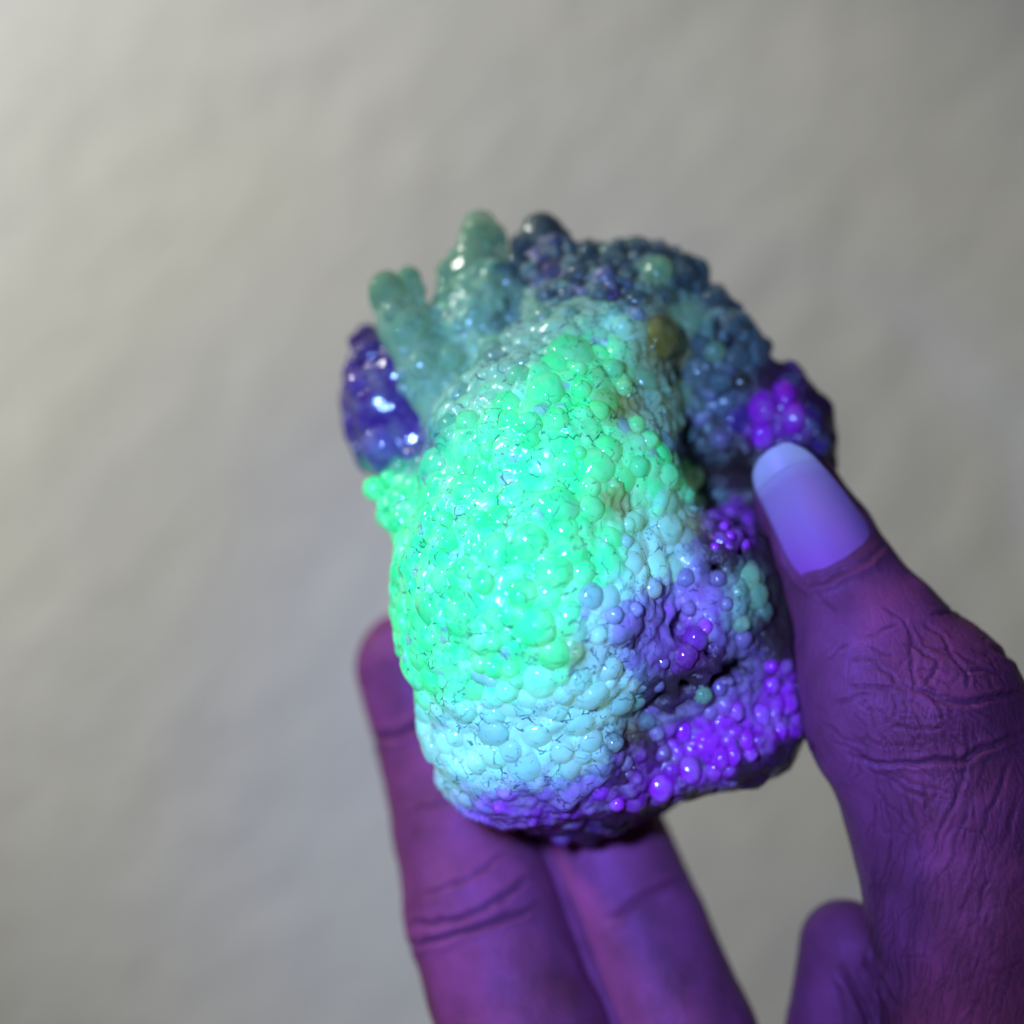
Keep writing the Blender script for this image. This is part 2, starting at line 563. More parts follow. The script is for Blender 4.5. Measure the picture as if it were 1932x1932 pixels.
# slab of host rock with the outline of the specimen
OUT = [(830, 560), (880, 520), (960, 500), (1030, 455), (1090, 470), (1150, 470), (1200, 465), (1250, 475), (1285, 520), (1330, 555), (1370, 580),
       (1400, 625), (1425, 670), (1455, 705), (1495, 715), (1540, 770), (1562, 815), (1572, 880), (1560, 960), (1530, 1100), (1520, 1250), (1492, 1370), (1470, 1405),
       (1430, 1428), (1330, 1478), (1240, 1515), (1190, 1545), (1110, 1570), (1040, 1572), (990, 1550), (930, 1505), (885, 1460), (850, 1400), (830, 1300),
       (800, 1200), (770, 1000), (730, 905), (690, 860), (675, 800), (665, 730), (680, 690), (720, 650), (790, 640)]
SD = 13.0
sl, X, Y, Z = G.sub(G.lo, G.lo + np.array(G.n) * G.h)
poly = np.array([P(u, v, SD)[[0, 2]] for u, v in OUT])
X2, Z2 = X[:, 0, :], Z[:, 0, :]
dmin = np.full((X2.shape[0], Z2.shape[1]), 1e9); inside = np.zeros(dmin.shape, bool)
for i in range(len(poly)):
    a, b = poly[i], poly[(i + 1) % len(poly)]
    e = b - a
    wx, wz = X2 - a[0], Z2 - a[1]
    t = np.clip((wx * e[0] + wz * e[1]) / (e @ e), 0, 1)
    dmin = np.minimum(dmin, np.hypot(wx - t * e[0], wz - t * e[1]))
    c = ((a[1] > Z2) != (b[1] > Z2)) & (X2 < (b[0] - a[0]) * (Z2 - a[1]) / (b[1] - a[1] + 1e-12) + a[0])
    inside ^= c
sd2 = np.where(inside, -dmin, dmin)[:, None, :]
r = 0.35
qx = sd2 + r
# the back face leans: thinner at the foot so the fingers can lie behind it
yc = 13.25 + 0.10 * (Z / 3.0)
qy = np.abs(Y - yc) - 0.62 + r
D = np.minimum(np.maximum(qx, qy), 0) + np.sqrt(np.maximum(qx, 0) ** 2 + np.maximum(qy, 0) ** 2) - r
G.join(sl, D.astype(np.float32), 0)
# the long bulging ridge that carries the glowing crust
G.chain([(P(1125, 660, 12.75), 0.95), (P(1035, 900, 12.15), 1.32), (P(1005, 1130, 11.85), 1.42), (P(1010, 1330, 12.05), 1.20)], 0.35)
G.cone(P(1000, 1400, 12.3), P(1080, 1480, 12.5), 0.95, 0.55, 0.35)
G.ell(P(1120, 1330, 12.3), (0.95, 0.95, 0.95), 0.3)
G.ell(P(790, 955, 12.4), (0.45, 0.5, 0.42), 0.3)
# right skirt
G.ell(P(1270, 1090, 12.35), (0.95, 0.95, 1.0), 0.35)
G.ell(P(1340, 1385, 12.4), (1.0, 0.8, 0.60), 0.3)
G.ell(P(1180, 1440, 12.35), (0.85, 0.8, 0.55), 0.35)
G.ell(P(1400, 1150, 12.4), (0.5, 0.6, 0.65), 0.5)
G.ell(P(1390, 1270, 12.4), (0.6, 0.55, 0.45), 0.4)
G.ell(P(1250, 1215, 12.2), (0.85, 0.95, 0.65), 0.5)
for u, v, rx, rz in [(1238, 1312, .07, .10), (1258, 1298, .12, .06), (1285, 1284, .13, .09), (1318, 1290, .12, .06), (1345, 1276, .11, .09), (1378, 1270, .12, .05),
                     (1405, 1262, .08, .06), (1300, 1268, .06, .06), (1225, 1335, .05, .07), (1330, 1225, .07, .09), (1350, 1070, .10, .08), (1395, 1050, .12, .09), (1345, 1150, .05, .07)]:
    G.cut(P(u, v, 11.5), (rx, 0.42, rz), 0.06)
G.cut(P(1190, 1205, 10.95), (0.06, 0.25, 0.06), 0.05)
G.cut(P(1172, 1482, 11.6), (0.05, 0.3, 0.10), 0.05)
G.cut(P(1285, 1180, 11.3), (0.12, 0.2, 0.14), 0.1)
G.cut(P(1385, 920, 12.4), (0.62, 0.75, 0.5), 0.2)
# rear lumps
G.ell(P(738, 765, 13.5), (0.60, 0.6, 0.85), 0.2)
G.ell(P(705, 660, 13.6), (0.24, 0.3, 0.28), 0.15)
G.ell(P(1455, 790, 13.1), (0.55, 0.42, 0.5), 0.6)
G.ell(P(1340, 690, 13.0), (0.55, 0.55, 0.75), 0.3)
G.ell(P(1150, 540, 13.2), (1.1, 0.5, 0.5), 0.3)
G.ell(P(1245, 640, 12.7), (0.28, 0.3, 0.28), 0.1)
G.ell(P(900, 640, 13.0), (0.45, 0.5, 0.9), 0.3)
near = np.nonzero(np.abs(G.F) < 0.2)
NP_ = np.stack([G.ax[i][near[i]] for i in range(3)], 1).astype(float)
G.F[near] -= (0.09 * fbm(NP_, 1.7, 3) + 0.05 * fbm(NP_, 5.5, 3, 4.0)).astype(np.float32)
ROCK = G
RV, RQ = G.mesh()
N = vnormals(RV, RQ)
C, A, K = zone(RV, 14, 4)
uu, vv = px(RV)
rear = (RV[:, 1] > 13.35) & (uu > 800) | (N[:, 1] > 0.35)
C[rear] = KINDS['B'][0]
isB = np.array([k == 'B' for k in K]) | rear
rock = part('matrix_rock', RV + N * np.where(isB, 0.02, -0.05)[:, None], RQ, M_MATRIX, stone, S0)
set_col(rock, C * 0.85, np.clip((A - 0.86) / 0.1, 0.05, 1))
rock['label'] = 'brown host rock under the bubbly crust'
TREE = BVHTree.FromPolygons([Vector(p) for p in RV], [tuple(int(i) for i in q) for q in RQ])

# ---- bubbles
def ico(sub):
    import bmesh
    bm = bmesh.new()
    bmesh.ops.create_icosphere(bm, subdivisions=sub, radius=1.0)
    V = np.array([v.co[:] for v in bm.verts]); F = np.array([[v.index for v in f.verts] for f in bm.faces])
    bm.free()
    return V, F


ICO = {s: ico(s) for s in (1, 2, 3, 4)}


def bubble_mesh(name, sub, seed, amp):
    V, F = ICO[sub]
    k = 1 + amp * np.array([mnoise.fractal(Vector(p) * 1.15 + Vector((seed * 3.7, 0, 0)), 0.9, 2.0, 2) for p in V])
    me = np_mesh(name, V * k[:, None], F)
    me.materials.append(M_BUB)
    return me


BM = {s: [bubble_mesh('opal_bubble', s, i, 0.10) for i in range(5)] for s in (2, 3, 4)}
parts = []          # (centre, radius)


def add_bubble(c, rad, n, color, alpha, stretch=(1, 1, 1)):
    sub = 4 if rad > 0.17 else 3 if rad > 0.09 else 2
    o = bpy.data.objects.new('opal_bubble', BM[sub][random.randrange(5)])
    q = Vector(n).to_track_quat('Z', 'Y').to_euler()
    o.rotation_euler = (q[0], q[1], q[2])
    o.scale = [rad * CM * s for s in stretch]
    o.location = Vector([float(a) for a in (np.asarray(c) - S0)]) * CM
    o.color = (*[float(a) for a in color], float(alpha))
    link(o, stone)
    parts.append((np.asarray(c, float), rad))
    return o


def hit(u, v):
    d = Vector(P(u, v, 1.0)).normalized()
    loc, n, i, t = TREE.ray_cast(Vector((0, 0, 0)), d, 40)
    return (None, None) if loc is None else (np.array(loc), np.array(n))


def jitter_col(c, amt=0.12):
    return np.clip(np.asarray(c) * (1 + rng.normal(0, amt * 0.4) + rng.normal(0, amt * 0.3, 3)), 0.004, 0.96)


# bubbles read off the photograph: u, v, radius in pixels, kind
B = [(1052, 946, 42, 'G'), (1111, 920, 22, 'G'), (1117, 960, 26, 'G'), (1074, 1037, 37, 'G'), (1044, 1080, 36, 'G'), (1100, 1078, 25, 'G'), (983, 1123, 31, 'G'),
     (1007, 1184, 38, 'G'), (911, 1099, 23, 'G'), (876, 1072, 20, 'G'), (875, 989, 17, 'G'), (903, 978, 17, 'G'), (838, 981, 17, 'G'), (844, 1024, 19, 'G'),
     (884, 1037, 11, 'G'), (905, 1040, 12, 'G'), (854, 885, 12, 'G'), (929, 1214, 17, 'G'), (932, 1262, 19, 'G'), (905, 1252, 18, 'G'), (961, 1262, 19, 'G'),
     (849, 1219, 12, 'G'), (1015, 1283, 37, 'P'), (956, 1305, 22, 'P'), (1116, 1125, 25, 'U'), (1066, 877, 25, 'G'), (1095, 855, 13, 'G'), (1149, 847, 27, 'G'),
     (1186, 989, 15, 'P'), (1181, 1021, 15, 'U'), (1119, 1318, 33, 'P'), (1154, 1266, 26, 'P'), (1095, 1290, 26, 'P'), (1064, 1310, 20, 'P'),
     (1260, 898, 26, 'G'), (1303, 900, 22, 'T'), (1295, 933, 17, 'G'), (1354, 935, 19, 'S'), (1410, 986, 12, 'V'), (1349, 1032, 10, 'V'), (1378, 1010, 10, 'V'),
     (1367, 992, 9, 'V'), (1405, 1026, 11, 'V'), (1378, 968, 12, 'V'), (1410, 1091, 25, 'T'), (1424, 1123, 26, 'T'), (1354, 1091, 16, 'U'), (1194, 986, 22, 'P'),
     (1266, 1000, 34, 'P'), (1172, 1323, 32, 'P'), (1325, 1310, 17, 'T'), (1357, 1299, 16, 'U'), (1456, 1294, 18, 'V'), (1456, 1258, 14, 'V'), (1437, 1349, 21, 'V'),
     (1242, 1294, 14, 'U'), (1473, 1375, 16, 'V'), (1409, 1395, 18, 'V'), (1360, 1431, 20, 'V'), (1304, 1451, 24, 'V'), (1248, 1480, 27, 'V'), (1348, 1457, 18, 'V'),
     (1384, 1427, 17, 'V'), (1417, 1423, 15, 'V'), (1012, 1387, 28, 'P'), (1116, 1395, 24, 'P'), (1164, 1518, 15, 'V'), (1180, 1440, 16, 'U'),
     (1250, 1420, 18, 'U'), (1290, 1380, 18, 'V'), (1340, 1345, 16, 'U'), (1390, 1340, 17, 'V'), (1220, 1360, 16, 'S'), (1240, 1385, 16, 'U'), (1060, 1420, 24, 'P'),
     (930, 1350, 25, 'P'), (880, 1340, 22, 'P'), (860, 1390, 20, 'P'), (960, 1420, 24, 'P'), (900, 1440, 20, 'P'), (1160, 1400, 18, 'P'),
     (1081, 660, 44, 'G'), (1092, 697, 17, 'G'), (1097, 735, 19, 'G'), (1129, 775, 21, 'G'), (1156, 695, 21, 'G'), (1178, 730, 18, 'G'), (1022, 735, 36, 'G'),
     (881, 794, 23, 'G'), (960, 790, 20, 'G'), (1050, 790, 22, 'G'), (1000, 830, 18, 'G'), (920, 850, 17, 'G'), (1200, 800, 17, 'G'), (1225, 830, 18, 'G'), (1205, 880, 20, 'G'),
     (1247, 636, 40, 'A'), (1351, 564, 28, 'S'), (1306, 599, 30, 'T'), (1348, 663, 20, 'T'), (1236, 513, 30, 'T'), (1292, 521, 22, 'S'), (1204, 465, 24, 'S'),
     (1241, 472, 20, 'S'), (1279, 746, 30, 'T'), (1225, 754, 22, 'T'), (1298, 778, 17, 'S'), (1175, 617, 22, 'P'), (1314, 703, 33, 'S'), (1382, 612, 24, 'S'),
     (1391, 673, 24, 'S'), (1322, 650, 20, 'S'), (1252, 834, 24, 'S'), (1359, 828, 22, 'U'), (1300, 820, 20, 'S'), (1150, 500, 22, 'S'), (1110, 480, 20, 'S'),
     (1090, 520, 22, 'S'), (1180, 520, 20, 'S'), (1070, 560, 18, 'S'), (1130, 555, 20, 'S'), (1200, 570, 22, 'S'), (1250, 560, 20, 'S'), (1030, 560, 20, 'S'), (1155, 553, 12, 'N'),
     (1360, 720, 22, 'S'), (1400, 720, 18, 'B'), (1440, 770, 30, 'V'), (1480, 740, 26, 'V'), (1500, 790, 26, 'V'), (1440, 820, 24, 'V'), (1490, 712, 18, 'N'), (1540, 790, 20, 'N'),
     (1550, 840, 18, 'N'), (1400, 790, 20, 'N'), (707, 650, 34, 'N'), (672, 722, 28, 'U'), (728, 775, 42, 'N'), (774, 815, 34, 'N'), (715, 842, 34, 'U'), (672, 790, 24, 'N'), (745, 710, 30, 'N'),
     (1330, 1180, 16, 'V'), (1300, 1150, 14, 'U'), (1370, 1140, 15, 'U'), (1395, 1175, 18, 'T'), (1400, 1205, 20, 'U'),
     (1230, 1110, 20, 'P'), (1160, 1160, 18, 'U'), (1200, 1150, 16, 'U'), (1130, 1200, 18, 'P'), (1250, 1250, 14, 'U'), (1290, 1090, 18, 'U')]
for u, v, rp, k in B:
    h, n = hit(u, v)
    if h is None:
        continue
    rad = rp * TAN * h[1] / 966.0
    fac = 0.05 if rp > 30 else 0.12
    if k in 'STA':
        fac += 0.22
    c, a = KINDS[k]
    if k in 'PUG':
        zc, za, zk = zone(h[None], 26, 0)
        c = 0.3 * np.array(c) + 0.7 * zc[0]
    st = (1, 1, 1) if rp < 24 else (1, 1, 0.72)
    if k == 'N':
        st = (1.3, 1.3, 0.45)
    if k == 'V' and rp > 15:
        st = (0.9, 1.15, 0.8)
    add_bubble(h + n * rad * (fac - 0.30), rad * 1.08, n, jitter_col(c), a, st)
# knob standing off the left flank
for u, v, d, rp, k in [(708, 922, 12.2, 25, 'G'), (735, 905, 12.35, 20, 'G'), (733, 972, 12.2, 26, 'G'), (760, 1010, 12.1, 24, 'G'), (765, 1090, 12.0, 30, 'G'), (790, 1180, 12.1, 28, 'G'), (815, 1260, 12.1, 24, 'G'), (745, 940, 12.25, 26, 'G')]:
    c, a = KINDS[k]
    add_bubble(P(u, v, d), rp * TAN * d / 966, (0, -1, 0), jitter_col(c, .06), a, (1, 1, 1.2))


# clear finger-like growths on the upper left
def growth(pts, kind, k=0.12):
    g = Grid(np.min([p for p, r in pts], 0) - 0.6, np.max([p for p, r in pts], 0) + 0.6, 0.05)
    g.chain(pts, k)
    return g


def finish_growth(g, kind, alpha):
    V, Q = g.mesh()
    n = vnormals(V, Q)
    V = V + n * (0.035 * fbm(V, 3.0, 2, 2.0))[:, None]
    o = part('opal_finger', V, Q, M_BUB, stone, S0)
    c, a = KINDS[kind]
    o.color = (*c, alpha)
    return o, V, vnormals(V, Q)


FING = []
g = growth([(P(729, 552, 12.75), .21), (P(760, 620, 12.7), .27), (P(800, 705, 12.6), .29), (P(845, 790, 12.5), .28)], 'T')
g.cone(P(773, 527, 12.85), P(790, 610, 12.8), .13, .20, .06)
g.cone(P(840, 610, 12.9), P(850, 700, 12.6), .24, .21, .1)
FING.append(finish_growth(g, 'T', 0.72))
g = growth([(P(903, 458, 13.1), .26), (P(893, 530, 13.05), .32), (P(905, 620, 12.95), .34), (P(900, 720, 12.9), .3)], 'T')
g.cone(P(853, 512, 13.1), P(880, 600, 13.0), .19, .25, .12)
g.cone(P(925, 458, 13.1), P(930, 520, 13.1), .2, .2, .12)
FING.append(finish_growth(g, 'T', 0.66))
g = growth([(P(1022, 448, 13.25), .27), (P(1010, 510, 13.2), .28), (P(1020, 580, 13.0), .28)], 'S')
g.cone(P(985, 462, 13.2), P(1000, 520, 13.2), .14, .18, .1)
g.cone(P(1060, 455, 13.3), P(1040, 520, 13.2), .13, .18, .1)
FING.append(finish_growth(g, 'S', 0.8))

for u, v, d, rp, k in [(905, 440, 13.0, 38, 'T'), (729, 548, 12.6, 34, 'T'), (771, 528, 12.8, 25, 'T'), (1020, 446, 13.1, 40, 'S'), (849, 513, 12.95, 24, 'T'), (985, 464, 13.0, 20, 'S'), (1060, 455, 13.1, 20, 'S'),
                       (772, 622, 12.45, 34, 'T'), (921, 540, 12.8, 30, 'T'), (854, 603, 12.7, 28, 'T'), (849, 676, 12.4, 26, 'T'), (795, 690, 12.35, 28, 'T'), (880, 565, 12.75, 26, 'T'), (925, 500, 12.9, 22, 'S'), (745, 590, 12.5, 24, 'T')]:
    c, a = KINDS[k]
    add_bubble(P(u, v, d), rp * TAN * d / 966, (0, -1, 0.2), jitter_col(c, .12), a, (1, 1.15, 1))

# ---- the fine crust: points spread over the front of the rock, larger first
tri = np.concatenate([RQ[:, [0, 1, 2]], RQ[:, [0, 2, 3]]])
def surf_points(V, tri, N, n):
    a, b, c = V[tri[:, 0]], V[tri[:, 1]], V[tri[:, 2]]
    ar = np.linalg.norm(np.cross(b - a, c - a), axis=1)
    i = rng.choice(len(tri), n, p=ar / ar.sum())
    r1, r2 = np.sqrt(rng.random(n)), rng.random(n)
    w = np.stack([1 - r1, r1 * (1 - r2), r1 * r2], 1)
    p = (np.stack([a[i], b[i], c[i]], 1) * w[:, :, None]).sum(1)
    nn = N[tri[i, 0]]
    return p, nn


pp, pn = surf_points(RV, tri, N, 60000)
view = pp / np.linalg.norm(pp, axis=1)[:, None]
keep = ((pn * view).sum(1) < 0.25) & (pp[:, 1] < 13.75)
pp, pn = pp[keep], pn[keep]
ZC, ZA, ZK = zone(pp, 14, 9)
cell = {}
def key(p):
    return tuple(int(math.floor(a / 0.3)) for a in p)
def put(p, r):
    cell.setdefault(key(p), []).append((p, r))
def clash(p, r, f):
    k = key(p)
    for a in (-1, 0, 1):
        for b in (-1, 0, 1):
            for c in (-1, 0, 1):
                for q, s in cell.get((k[0] + a, k[1] + b, k[2] + c), ()):
                    d = (p[0] - q[0]) ** 2 + (p[1] - q[1]) ** 2 + (p[2] - q[2]) ** 2
                    if d < (f * (r + s)) ** 2:
                        return True
    return False
for c, r in parts:
    put(c, r)
small = []
SZ = {'G': (.034, .20), 'P': (.04, .20), 'T': (.05, .16), 'S': (.05, .19), 'U': (.03, .11), 'V': (.06, .15), 'N': (.10, .24), 'A': (.03, .06), 'B': (.025, .06)}
i0 = 0
for frac, cap in ((1.0, 7000), (0.55, 16000), (0.25, 26000), (0.0, 60000)):
    while i0 < min(cap, len(pp)):
        i = i0; i0 += 1
        k = ZK[i]
        if k in 'BN' and rng.random() < (0.88 if k == 'B' else 0.93):
            continue
        lo, hi = SZ[k]
        r = lo + (hi - lo) * frac * rng.random() ** 1.5 + 0.012 * rng.random()
        p = pp[i] - pn[i] * r * 0.30
        if clash(p, r, 0.80 if k == 'S' else 0.68 if k == 'V' else 0.62):
            continue
        put(p, r)
        small.append((p, r, pn[i], i))
for q in small:
    if ZK[q[3]] == 'S' and rng.random() < 0.25:
        ZC[q[3]] = 0.4 * ZC[q[3]] + 0.6 * np.array(KINDS[random.choice('UNT')][0])
small.sort(key=lambda s: -s[1] if s[2] @ (s[0] / np.linalg.norm(s[0])) < -0.1 else 0)
NP = 290 - len(parts)
for p, r, n, i in small[:NP]:
    add_bubble(p, r, n, jitter_col(ZC[i]), ZA[i], (1, 1, 0.6 if ZK[i] in 'GP' else 0.95))
rest = small[NP:]
# bubbles on the clear fingers
for o, V, n in FING:
    for i in rng.choice(len(V), 60, replace=False):
        if n[i, 1] < 0.3:
            r = .03 + .06 * rng.random() ** 2
            rest.append((V[i] - n[i] * r * .3, r, n[i], -1 - (0 if o.color[3] < .75 else 1)))
print('bubbles', len(parts), len(rest))
nrm = np.array([s[2] for s in rest]); flat = np.array([0.62 if s[3] >= 0 and ZK[s[3]] in 'GPN' else 0.72 if s[3] >= 0 and ZK[s[3]] == 'U' else 0.85 for s in rest])
cen = np.array([s[0] for s in rest]); rad = np.array([s[1] for s in rest])
for s_i, s_ in enumerate(rest):
    # stray pale and lavender grains among the green
    if s_[3] >= 0 and ZK[s_[3]] in 'GP' and rng.random() < 0.10:
        ZC[s_[3]] = 0.35 * ZC[s_[3]] + 0.65 * np.array(KINDS[random.choice('PPUU')][0])
colr = np.array([jitter_col(ZC[s[3]]) if s[3] >= 0 else jitter_col(KINDS['T' if s[3] == -1 else 'S'][0]) for s in rest])
alph = np.array([ZA[s[3]] if s[3] >= 0 else 0.7 for s in rest])
# the tiny bubbles run together: one fused skin
g = Grid((-2.45, 9.9, -4.2), (4.15, 14.05, 3.65), 0.0235)
def resample(F, axis, src, dst):
    t = (dst - src[0]) / (src[1] - src[0])
    i = np.clip(t.astype(int), 0, len(src) - 2)
    f = (t - i).astype(np.float32).reshape([-1 if a == axis else 1 for a in range(3)])
    return np.take(F, i, axis) * (1 - f) + np.take(F, i + 1, axis) * f
F = ROCK.F
for a in range(3):
    F = resample(F, a, ROCK.ax[a], g.ax[a])
g.F = F + np.float32(0.012)
own = np.full(g.n, -1, np.int32)
for b in np.argsort(rad):
    c, r, n, fl = cen[b], rad[b], nrm[b], flat[b]
    sl, X, Y, Z = g.sub(c - r * 1.5 - 0.03, c + r * 1.5 + 0.03)
    if min(X.shape[0], Y.shape[1], Z.shape[2]) < 2:
        continue
    x, y, z = X - c[0], Y - c[1], Z - c[2]
    h_ = x * n[0] + y * n[1] + z * n[2]
    D = (np.sqrt(x * x + y * y + z * z + h_ * h_ * (1 / fl ** 2 - 1)) - r).astype(np.float32)
    o_ = own[sl]; o_[D < g.F[sl] + 0.01] = b
    g.join(sl, D, 0.50 * r)
CV, CQ = g.mesh()
ci = np.round((CV - g.lo) / g.h).astype(int)
lab = own[ci[:, 0], ci[:, 1], ci[:, 2]]
ZC2, ZA2, ZK2 = zone(CV, 18, 3)
CC = np.where((lab >= 0)[:, None], 0.6 * colr[lab] + 0.4 * ZC2, ZC2)
bare = lab < 0
CN = vnormals(CV, CQ)
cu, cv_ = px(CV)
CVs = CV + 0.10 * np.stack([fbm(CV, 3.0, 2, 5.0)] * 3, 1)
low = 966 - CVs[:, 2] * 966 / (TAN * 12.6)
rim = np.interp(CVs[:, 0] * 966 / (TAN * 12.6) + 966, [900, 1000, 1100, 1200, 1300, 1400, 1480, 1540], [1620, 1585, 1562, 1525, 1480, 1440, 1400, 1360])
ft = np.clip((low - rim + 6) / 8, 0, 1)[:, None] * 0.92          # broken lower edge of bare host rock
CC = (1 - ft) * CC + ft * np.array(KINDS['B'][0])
for kinds, f in (('S', 0.85), ('V', 0.65), ('UT', 0.35)):
    q = bare & np.array([k in kinds for k in ZK2])
    CC[q] = (1 - f) * CC[q] + f * np.array(KINDS['B'][0])
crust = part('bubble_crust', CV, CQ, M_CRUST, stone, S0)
crust['kind'] = 'stuff'
crust['label'] = 'fine crust of tiny glassy bubbles over the stone'
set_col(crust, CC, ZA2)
print('crust', len(CV))

# ------------------------------------------------------------------ the hand
hand = empty('hand', P(1550, 2700, 11.8))
H0 = np.array(P(1550, 2700, 11.8))
hand['label'] = 'brown-skinned hand pinching the glowing stone with thumb in front and fingers behind'
hand['category'] = 'hand'
G = Grid((-3.4, 8.4, -13.4), (8.2, 16.0, 1.3), 0.05)
# finger on the outside
f1 = [(P(778, 1258, 14.75), .76), (P(828, 1400, 14.5), .80), (P(875, 1560, 14.0), .88), (P(912, 1715, 13.5), .95), (P(955, 1850, 13.1), .93), (P(998, 1980, 12.7), .98), (P(1120, 2330, 11.9), 1.0)]
G.chain(f1, 0.10)
G2 = Grid(G.lo, G.lo + np.array(G.n) * G.h - 1e-6, 0.05)
f2 = [(P(1075, 1330, 14.75), .72), (P(1125, 1560, 14.0), .82), (P(1205, 1760, 13.5), .86), (P(1280, 1960, 13.0), .92), (P(1400, 2330, 12.1), 1.0)]
f3 = [(P(1602, 1792, 12.75), .56), (P(1600, 1960, 12.7), .70), (P(1590, 2330, 12.2), .95)]
th = [(P(1507, 935, 12.62), .50), (P(1545, 1020, 12.42), .60), (P(1592, 1115, 12.25), .68), (P(1650, 1215, 12.1), .84), (P(1730, 1340, 11.95), 1.10), (P(1790, 1500, 11.8), 1.10),
      (P(1845, 1720, 11.6), 1.12), (P(1890, 1960, 11.5), 1.16), (P(1900, 2300, 11.6), 1.5)]
for ch, k in ((f2, .10), (f3, .08), (th, .22)):
    for (a, ra), (b, rb) in zip(ch[:-1], ch[1:]):
        # fingers stay apart: only a thin web where they touch
        G.cone(a, b, ra, rb, 0.07 if ch is not th else 0.09)
# knuckle pads
G.ell(P(1610, 1310, 11.75), (.5, .6, .9), 0.4)
# palm and wrist below the frame
for a, ra, b, rb in ((P(1120, 2330, 11.9), 1.0, P(1350, 2750, 11.6), 1.3), (P(1400, 2330, 12.1), 1.0, P(1450, 2750, 11.7), 1.3), (P(1590, 2330, 12.2), .95, P(1560, 2750, 11.8), 1.3),
                     (P(1900, 2300, 11.6), 1.5, P(1680, 2750, 11.7), 1.5), (P(1350, 2750, 11.6), 1.3, P(1480, 3150, 11.6), 1.5), (P(1680, 2750, 11.7), 1.5, P(1640, 3150, 11.6), 1.6)):
    G.cone(a, b, ra, rb, 0.5)
HV, HQ = G.mesh()
HV, HQ = subdivide(HV, HQ, 1)
HN = vnormals(HV, HQ)
hu, hv = px(HV)
hu = hu + 7 * fbm(HV, 4.0, 2, 1.0); hv = hv + 7 * fbm(HV, 4.0, 2, 9.0)
disp = np.zeros(len(HV)); wr = np.zeros(len(HV))
front = HN[:, 1] < 0.25


def crease(pts, width, depth, dmin, dmax, ridge=0.35):
    """a skin fold along a polyline given in photo pixels, pressed into the skin"""
    global disp, wr
    box = front & (HV[:, 1] > dmin) & (HV[:, 1] < dmax)
    us, vs_ = [p[0] for p in pts], [p[1] for p in pts]
    box &= (hu > min(us) - 40) & (hu < max(us) + 40) & (hv > min(vs_) - 40) & (hv < max(vs_) + 40)
    i = np.nonzero(box)[0]
    if not len(i):
        return
    best = np.full(len(i), 1e9); tt = np.zeros(len(i))
    n = len(pts) - 1
    for s, (a, b) in enumerate(zip(pts[:-1], pts[1:])):
        e = np.array(b, float) - a
        w0, w1 = hu[i] - a[0], hv[i] - a[1]
        t = np.clip((w0 * e[0] + w1 * e[1]) / (e @ e), 0, 1)
        d = np.hypot(w0 - t * e[0], w1 - t * e[1])
        m = d < best
        best[m] = d[m]; tt[m] = ((s + t) / n)[m]
    fade = np.clip(np.minimum(tt, 1 - tt) * 5 + 0.25, 0, 1)
    g = np.exp(-(best / width) ** 2) * fade
    rr = np.exp(-((best - 2.0 * width) / (1.2 * width)) ** 2) * fade
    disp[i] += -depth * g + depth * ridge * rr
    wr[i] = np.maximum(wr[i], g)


def c7(*p):
    return [(1350.8 + .3008 * x, 774.8 + .3008 * y) for x, y in p]
def c8(*p):
    return [(1350.8 + .3008 * x, 1350.8 + .3008 * y) for x, y in p]


